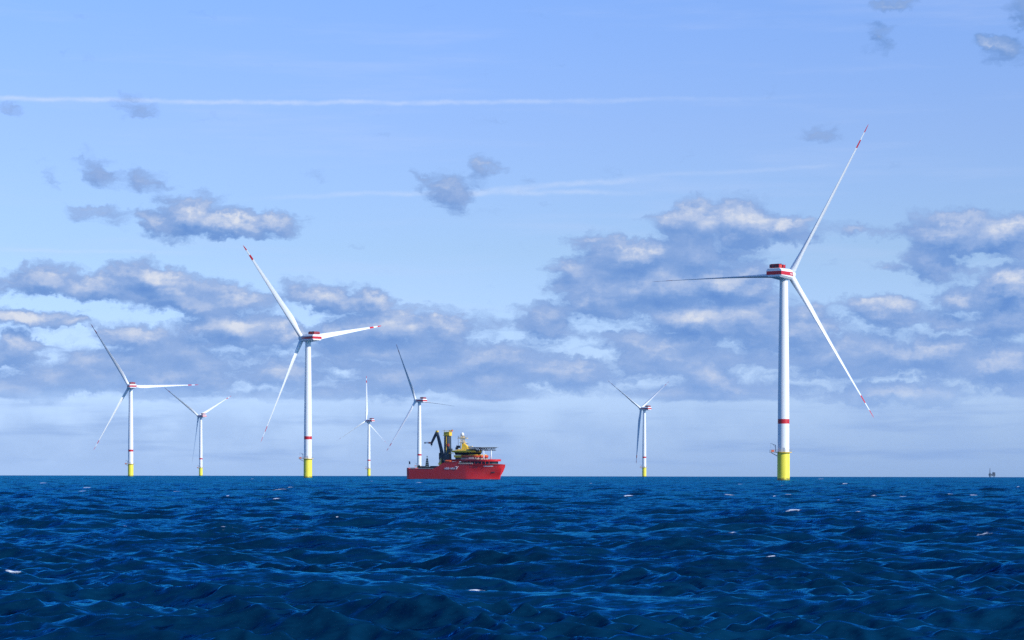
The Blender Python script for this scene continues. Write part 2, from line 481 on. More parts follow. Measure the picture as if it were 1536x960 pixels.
# wash round the nearer piles and along the ship's side
for (x, y, s_) in ((1175.2, 719.6, 2.893), (461.8, 715, 1.96), (196, 713, 1.262)):
    g_ = ground(x, y, F / s_)
    dd = np.hypot(gx - g_.x, gy - g_.y)
    foam[:] = np.maximum(foam, np.clip((7.5 - dd) / 3.5, 0, 1) * .62)
for k in range(24):
    u_ = 30 + k * 1.35
    g_ = ground(608.0, 717.5, 1440.0)
    X_, Y_ = g_.x + u_ * math.cos(R(33)), g_.y - u_ * math.sin(R(33)) - 2.5
    foam[:] = np.maximum(foam, np.clip(1.6 - np.hypot(gx - X_, (gy - Y_) * .6) / 2.2, 0, 1) * (.35 + .02 * k))
SEA_FOAM = foam

SEA_LOD = np.repeat(np.clip(dR * 2.4 / 1.2, 0.0, 1.0).astype(np.float32)[:, None], NA, 1)   # share of the chop too small for the mesh

def build_sea():
    rr = (gx.astype(np.float64) ** 2 + gy.astype(np.float64) ** 2)
    z = pz - rr / (2 * RE)
    co = np.stack([px, py, z], -1).reshape(-1, 3).astype(np.float32)
    idx = np.arange(NR * NA).reshape(NR, NA)
    a = idx[:-1, :-1]; b = idx[:-1, 1:]; c = idx[1:, 1:]; d = idx[1:, :-1]
    quads = np.stack([a, d, c, b], -1).reshape(-1, 4)[:, ::-1]
    # close the ring behind and the hole under the boat
    seam = np.stack([idx[:-1, -1], idx[:-1, 0], idx[1:, 0], idx[1:, -1]], -1)
    quads = np.concatenate([quads, seam[:, ::-1]])
    quads = quads[:, ::-1]
    me = bpy.data.meshes.new('sea')
    nf = len(quads)
    me.vertices.add(len(co)); me.vertices.foreach_set('co', co.ravel())
    me.loops.add(nf * 4); me.loops.foreach_set('vertex_index', quads.ravel().astype(np.int32))
    me.polygons.add(nf); me.polygons.foreach_set('loop_start', np.arange(0, nf * 4, 4, dtype=np.int32))
    me.polygons.foreach_set('use_smooth', np.ones(nf, dtype=bool))
    at = me.attributes.new('foam', 'FLOAT', 'POINT'); at.data.foreach_set('value', SEA_FOAM.ravel().astype(np.float32))
    at = me.attributes.new('chop', 'FLOAT', 'POINT'); at.data.foreach_set('value', SEA_LOD.ravel())
    me.update(calc_edges=True)
    me.validate()
    if me.polygons[len(me.polygons) // 2].normal.z < 0: me.flip_normals()
    o = bpy.data.objects.new('sea', me); C.objects.link(o)
    o['kind'] = 'structure'; o['label'] = 'dark blue choppy open sea with scattered whitecaps'; o['category'] = 'sea'
    m = bpy.data.materials.new('sea water'); m.use_nodes = True
    N = Nodes(m.node_tree)
    geo = N.new('ShaderNodeNewGeometry')
    pos = geo.outputs['Position']
    def attr(nm):
        n = N.new('ShaderNodeAttribute'); n.attribute_name = nm; return n.outputs['Fac']
    chop = attr('chop'); fm = attr('foam')
    # ripples: slopes added straight to the normal so they survive at any distance
    pr = N.vmath('MULTIPLY', pos, (.55, 1.6, 1))
    def slope(scale, detail, rough):
        n = N.noise(pr, scale, detail, rough, out=1, dim='3D')
        return N.vmath('MULTIPLY', N.vmath('SUBTRACT', n, (.5, .5, .5)), (1, 1, 0))
    s1 = N.vmath('SCALE', slope(3.0, 5, .70), scale=1.9)           # hand-to-arm sized ripples everywhere
    s2 = N.vmath('SCALE', slope(.33, 5, .6), scale=1.9)          # metre sized chop, only where the mesh is too coarse for it
    s2 = N.vmath('SCALE', s2, scale=N.math('MAXIMUM', chop, .22))
    nrm = N.vmath('NORMALIZE', N.vmath('ADD', geo.outputs['Normal'], N.vmath('ADD', s1, s2)))
    # wind patches ruffle the water unevenly
    gust = N.noise(N.vmath('MULTIPLY', pos, (.012, .03, 0)), 1.0, 3, .5, dim='3D')
    body = N.mix(N.ramp(gust, .35, .7), (.0010, .019, .046), (.0012, .030, .072))
    # water: scattered light from the body below, mirror of the sky above, split by Fresnel; the greenish-blue water takes the red out
    fr = N.new('ShaderNodeFresnel'); fr.inputs[0].default_value = 1.333; N.put(fr.inputs[1], nrm)
    df = N.new('ShaderNodeBsdfDiffuse'); N.put(df.inputs[0], body); N.put(df.inputs['Normal'], nrm)
    gl = N.new('ShaderNodeBsdfGlossy'); N.put(gl.inputs[0], (.04, .48, .80, 1)); gl.inputs['Roughness'].default_value = .09; N.put(gl.inputs['Normal'], nrm)
    water = N.new('ShaderNodeMixShader'); N.put(water.inputs[0], fr.outputs[0])
    N.t.links.new(df.outputs[0], water.inputs[1]); N.t.links.new(gl.outputs[0], water.inputs[2])
    fn = N.noise(N.vmath('MULTIPLY', pos, (.8, 1.6, 1)), 3.2, 7, .75, dim='3D')
    fmask = N.ramp(N.math('ADD', fm, N.math('MULTIPLY', N.math('SUBTRACT', fn, .5), 2.6)), .38, .80)
    fmask = N.math('MULTIPLY', fmask, N.ramp(fm, .02, .12))
    fo = N.new('ShaderNodeBsdfPrincipled')
    N.put(fo.inputs['Base Color'], (.74, .80, .86, 1)); fo.inputs['Roughness'].default_value = .9
    mx = N.new('ShaderNodeMixShader'); N.put(mx.inputs[0], fmask)
    N.t.links.new(water.outputs[0], mx.inputs[1]); N.t.links.new(fo.outputs[0], mx.inputs[2])
    out = N.new('ShaderNodeOutputMaterial'); N.t.links.new(mx.outputs[0], out.inputs[0])
    me.materials.append(m)
build_sea()
# ---- END SEA

# ------------------------------------------------------------------ wind turbines
R_ROT, HUB_H, TILT, SWEEP, CONE = 87.0, 107.0, R(3.0), 1.6, R(3.8)
AX0 = 7.2                                           # hub centre ahead of the tower axis
def make_blade():
    st = [(1.6, 3.3, 1.0, 18), (4, 3.3, 1.0, 18), (8, 3.5, .82, 16), (13, 4.3, .52, 12), (19, 4.7, .38, 9), (28, 4.2, .29, 6), (40, 3.5, .24, 4),
          (52, 2.8, .20, 4), (63, 2.15, .18, 2), (73.5, 1.55, .17, .8), (78, 1.32, .17, .4), (82.4, 1.05, .16, 0), (85.3, .72, .16, 0), (86.6, .38, .16, -.5), (87, .08, .2, -.5)]
    n = 20
    rings = []
    for (r, ch, tk, tw) in st:
        ring = []
        rnd = max(0.0, min(1.0, (tk - .4) / .6))
        y0 = SWEEP * .55 * (r / R_ROT) ** 2.0 + SWEEP * .45 * (r / R_ROT)     # bent upwind, and coned
        for i in range(n):
            a = 2 * math.pi * i / n
            cx = math.cos(a)
            xx = ch * (.5 * cx + .22 * (1 - rnd))
            t = math.sin(a) * ch * tk * .5
            if rnd < 1: t *= (rnd + (1 - rnd) * (1.0 + .45 * -cx) * (.95 if math.sin(a) > 0 else .75) * max(.12, (1 - max(0, cx) ** 2 * .75)))
            w = R(tw)
            ring.append((xx * math.cos(w) - t * math.sin(w), y0 + xx * math.sin(w) + t * math.cos(w), r))
        rings.append(ring)
    m = MB()
    cut = [i for i, s in enumerate(st) if s[0] in (73.5, 78, 82.4)]
    m.loft(rings[:cut[0] + 1], 'white', caps=False)
    m.add(rings[0], [tuple(range(n))], 'white')
    m.loft(rings[cut[0]:cut[1] + 1], 'red', caps=False)
    m.loft(rings[cut[1]:cut[2] + 1], 'white', caps=False)
    m.loft(rings[cut[2]:], 'red', caps=False)
    return m
def make_turbine():
    root = thing('wind_turbine', 'x', 'wind turbine', group='white three-bladed turbines of the offshore wind farm')
    MB().lathe([(3.25, -14), (3.25, 3.0), (3.2, 14.4)], 'pile', 40).build('foundation_pile', root)
    pf = MB()
    pf.lathe([(3.1, 14.4), (4.3, 14.4), (4.3, 14.75), (3.1, 14.75)], 'shipyellow', 32, cap=False, smooth=False)
    pf.box((-5.6, 0, 14.6), (3.0, 3.4, .34), 'galv')
    for s in (-1.2, 1.2): pf.bar((-3.1, s, 12.6), (-6.4, s, 14.4), .22, 'galv')
    pfo = pf.build('platform', root)
    rl = MB()
    pts = []
    for i in range(26):
        a = math.pi + .45 + (2 * math.pi - .9) * i / 25
        pts.append((4.2 * math.cos(a), 4.2 * math.sin(a), 14.75))
    pts = [(-7.0, 1.6, 14.75), (-5.2, 1.6, 14.75)][::1] + pts[::-1] + [(-5.2, -1.6, 14.75), (-7.0, -1.6, 14.75), (-7.0, 0, 14.75), (-7.0, 1.6, 14.75)]
    for a, b in zip(pts[:-1], pts[1:]):
        rl.bar(a, (a[0], a[1], 16.0), .07, 'galv')
        for z in (.62, 1.22): rl.bar((a[0], a[1], 14.75 + z), (b[0], b[1], 14.75 + z), .06, 'galv')
    rl.build('railing', pfo)
    dv = MB()
    dv.bar((-3.9, 1.9, 14.75), (-3.9, 1.9, 18.4), .34, 'galv', n=8).bar((-3.9, 1.9, 18.3), (-6.6, 1.2, 19.2), .26, 'galv', .16, n=8).bar((-3.9, 1.9, 17.0), (-5.2, 1.55, 18.7), .14, 'galv')
    dv.bar((-6.5, 1.22, 19.1), (-6.5, 1.22, 16.8), .06, 'dark')
    dv.build('davit_crane', root)
    bx = MB().box((-5.6, -.3, 15.3), (1.5, 1.4, 1.0), 'orange').box((-6.7, -.3, 15.2), (.7, 1.2, .8), 'grey')
    bx.build('equipment_box', root)
    tw = MB().lathe([(3.0, 14.4), (3.0, 30.0), (2.95, 45), (2.6, 75), (2.12, 103.9)], 'tower', 48)
    for z in (14.5, 45, 75): tw.lathe([(3.06 - max(0, z - 30) * .012, z), (3.06 - max(0, z - 30) * .012, z + .25)], 'tower', 48)
    two = tw.build('tower', root)
    MB().lathe([(3.012, 29.4), (3.012, 31.8)], 'red', 48, cap=False).build('red_band', two)
    MB().box((0, -3.03, 15.9), (.95, .12, 2.2), 'grey').build('door', two)
    # nacelle, modelled with the rotor towards +Y
    def section(y, w, zt, zb, ch):
        return [(-w, y, -zb + ch), (-w, y, zt - ch), (-w + ch * 1.1, y, zt), (w - ch * 1.1, y, zt), (w, y, zt - ch), (w, y, -zb + ch), (w - ch * 1.1, y, -zb), (-w + ch * 1.1, y, -zb)]
    nc = MB()
    nc.loft([section(-11.0, 4.2, 2.15, 2.0, .9), section(-10.8, 4.4, 2.35, 2.2, .9), section(0.5, 4.4, 2.45, 2.8, .9), section(3.6, 3.5, 2.35, 2.7, .9), section(5.2, 2.5, 2.2, 2.3, 1.0)], 'white', smooth=False)
    nc.lathe([(2.3, 103.6 - 107), (2.3, -2.6)], 'white', 32)
    for y in (-7.2, -3.4): nc.box((4.41, y, .3), (.03, .06, 3.6), 'grey').box((-4.41, y, .3), (.03, .06, 3.6), 'grey')
    nco = nc.build('nacelle', root, (0, 0, HUB_H))
    sr = MB()
    def wrap(off):
        return [(-3.52 - off, 3.6), (-4.42 - off, .5), (-4.42 - off, -10.83), (-4.22, -11.02 - off), (4.22, -11.02 - off), (4.42 + off, -10.83), (4.42 + off, .5), (3.52 + off, 3.6)]
    a, b = wrap(.03), wrap(-.06)
    loop = [[(p[0], p[1], -1.05) for p in a], [(p[0], p[1], .80) for p in a], [(p[0], p[1], .80) for p in b], [(p[0], p[1], -1.05) for p in b]]
    sr.loft(loop, 'red', closed=False, caps=False, smooth=False)
    sro = sr.build('red_stripe', nco)
    for sd in (-1, 1):
        mk = MB()
        zig = [(2.6, -.35), (2.2, .4), (1.9, -.3), (1.5, .35), (1.2, -.3), (.8, .25), (.4, -.3), (0, .2), (-.5, -.25), (-1.0, .15), (-1.6, -.1)]
        rows = []
        for (y, z) in zig:
            x = sd * (4.47 if y <= .5 else 4.47 - (y - .5) * .29)
            rows.append([(x, y, -.12 + z * .8 - .16), (x, y, -.12 + z * .8 + .16)])
        mk.loft(rows, 'letter', closed=False, caps=False, smooth=False)
        mk.build('stripe_text', nco)
    cl = MB()                                        # red cooler and hoist deck on the roof, at the back
    cl.box((0, -8.9, 3.4), (5.6, 3.4, 1.8), 'red')
    cl.box((0, -8.9, 4.42), (4.8, 2.6, .28), 'dark')
    for x in (-2.0, 0, 2.0): cl.box((x * .9, -10.62, 3.4), (1.2, .08, 1.0), 'dark').box((x * .9, -7.18, 3.4), (1.2, .08, 1.0), 'dark')
    cl.box((2.84, -8.9, 3.4), (.08, 2.2, 1.0), 'coral').box((-2.84, -8.9, 3.4), (.08, 2.2, 1.0), 'coral')
    cl.build('roof_cooler', nco)
    hd = MB()
    hd.box((0, -5.3, 2.75), (6.0, 2.6, .3), 'red')
    for x, y in ((-3, -6.6), (-1, -6.6), (1, -6.6), (3, -6.6), (3, -4.0), (1, -4.0), (-1, -4.0), (-3, -4.0)):
        hd.bar((x, y, 2.5), (x, y, 4.6), .16, 'dark')
    for z in (3.3, 4.0):
        hd.box((0, -6.6, z), (6.0, .08, .62), 'red').box((0, -4.0, z), (6.0, .08, .62), 'red')
        hd.box((3, -5.3, z), (.08, 2.6, .62), 'red').box((-3, -5.3, z), (.08, 2.6, .62), 'red')
    hd.box((.6, -5.2, 4.1), (1.3, 1.0, 1.7), 'dark')
    hd.box((-1.6, -5.2, 4.55), (2.2, 1.2, .5), 'dark')
    hd.build('hoist_deck', nco)
    ws = MB()
    for x in (-1.2, 1.2): ws.bar((x, -2.6, 2.3), (x, -2.6, 4.3), .12, 'grey')
    ws.bar((-1.2, -2.6, 3.9), (1.2, -2.6, 3.9), .1, 'grey')
    ws.build('wind_mast', nco)
    hb = MB().lathe([(2.3, -2.0), (2.5, -1.6), (2.65, -.3), (2.6, 1.0), (2.2, 2.0), (1.3, 2.75), (.3, 3.05)], 'white', 36, axis='Y')
    hbo = hb.build('hub', root)
    bl = make_blade()
    b0 = bl.build('blade', root)
    for _ in range(2):
        c = b0.copy(); C.objects.link(c); c.parent = root
    return root
def kids(o): return sorted([c for c in bpy.data.objects if c.parent == o], key=lambda c: c.name)
def copy_tree(o, parent=None):
    c = o.copy(); C.objects.link(c)
    c.parent = parent
    for ch in kids(o): copy_tree(ch, c)
    return c
def base(o): return o.name.split('.')[0]
def pose(root, psi, phi, pitch):
    """psi: heading of the rotor axis right of the view direction; phi: first blade's angle from upright; pitch: blade feathering."""
    yaw = Matrix.Rotation(-R(psi), 4, 'Z')
    top = Matrix.Translation((0, 0, HUB_H)) @ yaw
    ro = top @ Matrix.Translation((0, AX0, .15)) @ Matrix.Rotation(TILT, 4, 'X')
    k = 0
    for c in kids(root):
        nm = base(c)
        if nm == 'nacelle': c.matrix_local = top
        elif nm == 'hub': c.matrix_local = ro
        elif nm == 'blade':
            c.matrix_local = ro @ Matrix.Rotation(R(phi + 120 * k), 4, 'Y') @ Matrix.Rotation(-CONE, 4, 'X') @ Matrix.Rotation(R(pitch), 4, 'Z')
            k += 1
TURBINES = [  # column of the tower, pixels per metre, rotor heading, blade angle, blade pitch, description
    (1175.2, 719.6, 2.893, 34, 31.2, 88, 'largest turbine, white tower on a wide yellow pile, one thin blade level to the left'),
    (461.8, 715, 1.960, -44, -39.5, -38, 'second largest turbine, all three blades bright white, standing left of the red ship'),
    (196.0, 713, 1.262, -23, -33, -52, 'leftmost turbine, with one white blade level to the right and a grey one up left'),
    (301.2, 713, .839, -45, -57, -62, 'small turbine with blades in a wide Y, standing between the two larger turbines at left'),
    (553.3, 713, .777, -52, 1, -52, 'smallest turbine, one white blade pointing straight up, left of the red ship'),
    (629.0, 713, 1.064, -48, -27, -93, 'turbine rising behind the stern of the red ship, its three blades dark in shade'),
    (966.4, 713, .956, -47, -60, 82, 'lone turbine with dark blades in a Y, between the ship and the largest turbine'),
]
proto = make_turbine()
for i, (x, y, s, psi, phi, pitch, label) in enumerate(TURBINES):
    t = proto if i == 0 else copy_tree(proto)
    t.location = ground(x, y, F / s)
    t['label'] = label
    pose(t, psi, phi, pitch)

# ------------------------------------------------------------------ red offshore service vessel
SHIP_S, BETA = 2.5, 31.0
SD = F / SHIP_S
hb_ = 6.9                                            # half beam
p0 = ground(608.0, 717.5, SD)
cb, sb = math.cos(R(BETA)), math.sin(R(BETA))
ship_loc = p0 - (Vector((sb, cb, 0)) * -hb_)
SHIP_Z = -0.15
ship_loc.z = p0.z + SHIP_Z
ship = thing('service_ship', 'red offshore service ship with yellow wheelhouse, knuckle boom crane and helicopter deck over the bow', 'ship', ship_loc, -R(BETA))
ship.scale = (math.cos(R(25)) / cb * .975, 1, 1)
# local frame: x forward from the stern, y to port, z up from the waterline
def u_of(xc, v): return ((xc - 150) / 20.21 - .4226 * (v + hb_)) / .906
def z_of(yc): return (710 - yc) / 20.21
def interp(x, pts):
    for (a, b), (c, d) in zip(pts[:-1], pts[1:]):
        if x <= c: return b + (d - b) * max(0, min(1, (x - a) / (c - a)))
    return pts[-1][1]
def half_deck(u):
    if u < 2: return hb_ - 2 + math.sqrt(max(0, 4 - (2 - u) ** 2))
    if u < 46: return hb_
    return hb_ * math.sqrt(max(0.0, 1 - ((u - 46) / 17.6) ** 2.1))
def half_water(u):
    if u < 2: return hb_ - 2.2 + math.sqrt(max(0, 4 - (2 - u) ** 2))
    if u < 41: return hb_ - .1
    return max(0.05, (hb_ - .1) * (1 - ((u - 41) / 19.6) ** 1.55))
def top_z(u): return interp(u, [(0, 6.9), (1.8, 6.9), (2.6, 6.5), (19.5, 6.5), (21.5, 7.2), (26, 9.8), (29, 10.4), (37, 10.7), (37.6, 9.35), (56, 9.1), (63.6, 8.6)])
us = sorted(set([0, .15, .5, 1.0, 1.5, 1.8, 2, 2.6, 19.5, 21.5, 24, 26, 29, 33, 37, 37.6] + list(np.arange(5, 36, 4)) + list(np.arange(38, 60.6, .8))))
levels = 9
def hull_section(u, side):
    out = []
    # the stem rakes forward: stations near the bow lean ahead with height
    lean = max(0.0, (u - 46) / 14.5)
    for k in range(levels):
        t = k / (levels - 1)
        z = -1.6 + t * (top_z(u) + 1.6)
        fl = max(0, z) / top_z(u)
        e = fl ** 1.5
        uu = u + lean * 3.1 * (fl ** 1.25) - .7 * lean * math.sin(min(1, fl * 2.2) * math.pi) * .6
        h = half_water(u) * (1 - e) + half_deck(min(uu, 63.55)) * e
        if u < 36: h = half_water(u) * (1 - min(1, fl * 1.2)) + half_deck(u) * min(1, fl * 1.2)
        out.append((uu, side * h, z))
    return out
hm = MB()
for side in (-1, 1):
    hm.loft([hull_section(u, side) for u in us], 'hull', closed=False, caps=False)
a, b = hull_section(0, -1), hull_section(0, 1)
hm.add(a + b, [(i, i + 1, levels + i + 1, levels + i) for i in range(levels - 1)], 'hull')
e1, e2 = hull_section(us[-1], -1), hull_section(us[-1], 1)
hm.add(e1 + e2, [(i, i + 1, levels + i + 1, levels + i) for i in range(levels - 1)], 'hull', True)
hull = hm.build('hull', ship)
# decks: one sheet following the hull inside its bulwark
dk = MB()
ring = []
for u in us:
    zt = top_z(u) - (1.0 if u < 27 else .6)
    ring.append((hull_section(u, 1)[-1][0], half_deck(min(hull_section(u, 1)[-1][0], 63.5)) - .03, zt))
for (p, q) in zip(ring[:-1], ring[1:]):
    dk.add([(p[0], p[1], p[2]), (q[0], q[1], q[2]), (q[0], -q[1], q[2]), (p[0], -p[1], p[2])], [(0, 1, 2, 3)], 'deck')
dk.build('deck', ship)
# bow details on the hull
def hull_y(u, z):                                     # starboard half breadth of the shell at a station and height
    best = None
    for uu in np.arange(u - 6, min(u + .01, us[-1]), .1):
        sec = hull_section(uu, -1)
        for p, q in zip(sec[:-1], sec[1:]):
            if p[2] <= z <= q[2]:
                t = (z - p[2]) / max(1e-6, q[2] - p[2]); x = p[0] + t * (q[0] - p[0])
                if best is None or abs(x - u) < best[0]: best = (abs(x - u), p[1] + t * (q[1] - p[1]))
    return best[1] if best else -hb_
def on_hull(u, z, out=.03): return Vector((u, hull_y(u, z) - out, z))
def hull_patch(u, z, w, h, mat, mb, out=.03):
    y0, y1 = hull_y(u - w / 2, z), hull_y(u + w / 2, z)
    ang = math.atan2(y1 - y0, w)
    mb.box((u, (y0 + y1) / 2 - out, z), (w / math.cos(ang), .10, h), mat, Matrix.Rotation(ang, 3, 'Z'))
pk = MB(); hull_patch(57.6, z_of(618), 2.0, .95, 'dark', pk, .0); pk.box((57.6, hull_y(57.6, z_of(618)) - .2, z_of(622)), (.5, .3, .5), 'dark')
pk.build('anchor_pocket', hull)
for xc in (970, 1000, 1020, 1045):
    uu = u_of(xc, -hb_ + .5); pm = MB(); hull_patch(uu, z_of(562), .6, .5, 'dark', pm, .0); pm.build('porthole', hull)
MB().box((11.0, -hb_ - .03, 6.44), (16.6, .1, .2), 'cream').build('bulwark_rail', hull)
nm = MB(); rows = []
for k in range(12):
    uu = min(u_of(1143, -4.2) + k * .5, 60.6); y = hull_y(uu, z_of(549)) - .05; h = .30 if k % 2 else .20
    rows.append([(uu, y, z_of(549) - h), (uu, y, z_of(549) + h)])
nm.loft(rows, 'letter', closed=False, caps=False, smooth=False); nm.build('bow_name', hull)
# lettering: company name and its swallow-like emblem on the side
cu = bpy.data.curves.new('lettering', 'FONT'); cu.body = 'edda wind'; cu.size = 1.95; cu.extrude = .02; cu.offset = .035
tmp = bpy.data.objects.new('tmp', cu); C.objects.link(tmp)
bpy.context.view_layer.update()
me = bpy.data.meshes.new_from_object(tmp.evaluated_get(bpy.context.evaluated_depsgraph_get()))
bpy.data.objects.remove(tmp)
me.materials.clear(); me.materials.append(M['letter'])
tx = bpy.data.objects.new('company_lettering', me); C.objects.link(tx); tx.parent = hull
w_txt = max(v.co.x for v in me.vertices)
want = u_of(778, -hb_) - u_of(645, -hb_)
tx.matrix_local = Matrix.Translation((u_of(645, -hb_), -hb_ - .05, z_of(588))) @ Matrix.Rotation(R(90), 4, 'X') @ Matrix.Diagonal((want / w_txt, 1.0, 1, 1))
em = MB()
ex, ez = u_of(780, -hb_), z_of(575)
def ribbon(pts, w):
    for (p, q), k in zip(zip(pts[:-1], pts[1:]), range(len(pts))):
        em.bar((ex + p[0], -hb_ - .04, ez + p[1]), (ex + q[0], -hb_ - .04, ez + q[1]), w * (1 - .5 * k / len(pts)), 'letter')
ribbon([(0, .75), (.5, 1.0), (.95, .55), (.75, -.1), (.25, -.55)], .34)
ribbon([(.75, -.6), (1.3, .2), (1.75, .95), (2.1, 1.0)], .36)
em.build('emblem', hull)

# forecastle and accommodation
def tier(u0, u1, v, z0, z1, mat, flare0=0.0, flare1=0.0, front=3.0, back=.4, n=10):
    """A deckhouse: square back, rounded front; flare widens it at bottom / top."""
    def outline(ex, z):
        pts = [(u0 - ex * .3, -(v + ex)), ]
        for i in range(n + 1):
            a = -math.pi / 2 + math.pi * i / n
            pts.append((u1 - front + (front + ex) * math.cos(a), (v + ex) * math.sin(a)))
        pts.append((u0 - ex * .3, v + ex))
        return [(x, y, z) for x, y in pts]
    return [outline(flare0, z0), outline(flare1, z1)]
fc = MB()
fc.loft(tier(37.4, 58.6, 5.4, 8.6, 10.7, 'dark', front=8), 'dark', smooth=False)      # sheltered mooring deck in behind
fc.loft(tier(30.0, 60.2, 6.45, 10.7, 11.95, 'hull', .0, .15, front=9, n=16), 'hull')
for xc in range(880, 1200, 45):
    uu = u_of(xc, -6.1); fc.bar((uu, -6.2, 9.0), (uu, -6.2, 10.8), .22, 'hull')
fc.build('forecastle', ship)
rail = MB()
for k in range(18):
    a = 36.8 + k * .55
    rail.bar((a, -hb_ - .06, 9.0), (a, -hb_ - .06, 9.7), .10, 'cream')
rail.bar((36.6, -hb_ - .06, 9.3), (46.2, -hb_ - .06, 9.3), .16, 'cream').bar((36.6, -hb_ - .06, 9.75), (46.2, -hb_ - .06, 9.75), .12, 'cream')
rail.build('mooring_rail', ship)
ac = MB()
ac.loft(tier(37.2, 51.5, 5.6, 11.95, 12.3, 'coral', front=5), 'cream', smooth=False)
ac.loft(tier(37.2, 51.5, 5.6, 13.1, 14.3, 'coral', .05, .15, front=5, n=16), 'coral')
ac.loft(tier(37.2, 50.8, 5.2, 14.3, 14.7, 'shipyellow', front=5, n=16), 'shipyellow', smooth=False)
aco = ac.build('accommodation', ship)
wn = MB().loft(tier(37.3, 51.4, 5.52, 12.3, 13.1, 'glass', front=5, n=16), 'glass', smooth=False)
wn.build('window_band', aco)
for xc in (952, 962, 974, 986, 1000, 1030, 1062): 
    ms = MB(); uu = u_of(xc, -5.4); ms.box((uu, -5.6, 12.7), (.75 if xc < 1010 else .4, .2, .72), 'cream'); ms.build('window_mullion', aco)
ya = MB()
ya.loft(tier(u_of(765, -5.8), 38.2, 5.75, 13.0, 14.35, 'shipyellow', .05, .15, front=.6), 'shipyellow', smooth=False)
ya.loft(tier(u_of(765, -5.8) + .3, 38.2, 5.3, 11.95, 13.0, 'dark', front=.6), 'dark', smooth=False)
ya.box((u_of(762, -6), -6.1, 14.0), (.25, .25, 1.6), 'cream')
ya.build('side_house', ship)
wh = MB()
wh.loft(tier(33.6, 46.2, 5.5, 14.5, 16.05, 'glass', .0, .9, front=5.5, n=18), 'glass', smooth=False)
who = wh.build('wheelhouse', ship)
o0, o1 = tier(33.6, 46.2, 5.53, 14.5, 16.05, 'glass', .0, .9, front=5.5, n=18)
for i in range(1, len(o0) - 1): MB().bar(o0[i], o1[i], .07, 'dark').build('window_frame', who)
for k in range(1, 6):
    t = k / 6; p = Vector(o0[0]).lerp(Vector(o0[1]), t); q = Vector(o1[0]).lerp(Vector(o1[1]), t); MB().bar(p, q, .07, 'dark').build('window_frame', who)
rf = MB()
r0 = tier(32.0, 46.6, 5.9, 16.05, 17.0, 'shipyellow', .5, .8, front=6, n=18); r1 = tier(34.0, 43.5, 3.9, 17.5, 18.0, 'shipyellow', .4, -.6, front=4, n=18)
rf.loft([r0[0], r0[1], r1[0], r1[1]], 'shipyellow', smooth=False)
rf.build('wheelhouse_roof', ship)
sr = MB()
for i in range(18):
    u = 32.2 + i * .7; sr.bar((u, -6.3, 17.0), (u, -6.3, 17.9), .06, 'galv')
sr.bar((32.2, -6.3, 17.9), (44.1, -6.3, 17.9), .07, 'galv')
sr.build('bridge_railing', ship)
# mast with radars
mt = MB()
mt.loft([[(35.2, -1.9, 17.8), (39.8, -1.6, 17.8), (39.8, 1.6, 17.8), (35.2, 1.9, 17.8)], [(35.4, -1.3, 19.6), (38.6, -1.1, 19.6), (38.6, 1.1, 19.6), (35.4, 1.3, 19.6)], [(34.9, -.7, 21.6), (36.4, -.6, 21.6), (36.4, .6, 21.6), (34.9, .7, 21.6)]], 'shipyellow', smooth=False)
for (a, b) in (((34.2, -.8), (34.4, -.6)), ((36.6, -.8), (35.9, -.6)), ((34.2, .8), (34.4, .6)), ((36.6, .8), (35.9, .6))):
    mt.bar((a[0], a[1], 18), (b[0], b[1], 25.8), .32, 'shipyellow')
for z in (21.8, 22.8, 23.8, 24.8):
    mt.bar((34.3, -.7, z), (36.2, -.7, z + .9), .16, 'shipyellow').bar((34.3, .7, z), (36.2, .7, z + .9), .16, 'shipyellow')
mt.box((35.2, 0, 24.5), (6.2, 1.8, .28), 'shipyellow').box((35.4, 0, 22.0), (3.4, 2.6, .2), 'shipyellow')
for u in (32.3, 33.4, 37.2, 38.2): mt.bar((u, 0, 24.5), (u, 0, 26.0), .12, 'galv')
mt.bar((31.9, 0, 25.1), (38.3, 0, 25.1), .1, 'shipyellow').box((38.2, 0, 21.3), (1.8, .3, .3), 'galv').bar((35.0, 0, 27.8), (35.0, 0, 28.7), .1, 'galv')
mt.box((40.6, 0, 19.6), (2.6, 1.2, .3), 'shipyellow').bar((40, 0, 17.8), (40.4, 0, 19.6), .3, 'galv')
mto = mt.build('mast', ship)
MB().lathe([(.05, 25.8), (.75, 25.9), (1.05, 26.5), (1.05, 27.1), (.75, 27.75), (.05, 28.0)], 'white', 20, origin=(34.9, 0, 0)).build('radome', mto)
wp = MB().bar((u_of(797, 0), 0, 17.6), (u_of(797, 0), 0, 25.6), .28, 'dark', .14)
wp.box((u_of(797, 0), 0, 19.4), (2.0, 1.2, 1.5), 'dark').box((u_of(775, 0), .4, 18.4), (1.2, 1.2, 1.4), 'dark').bar((u_of(775, 0), .4, 19), (u_of(775, 0), .4, 20.6), .14, 'dark')
wp.build('aerial_pole', ship)
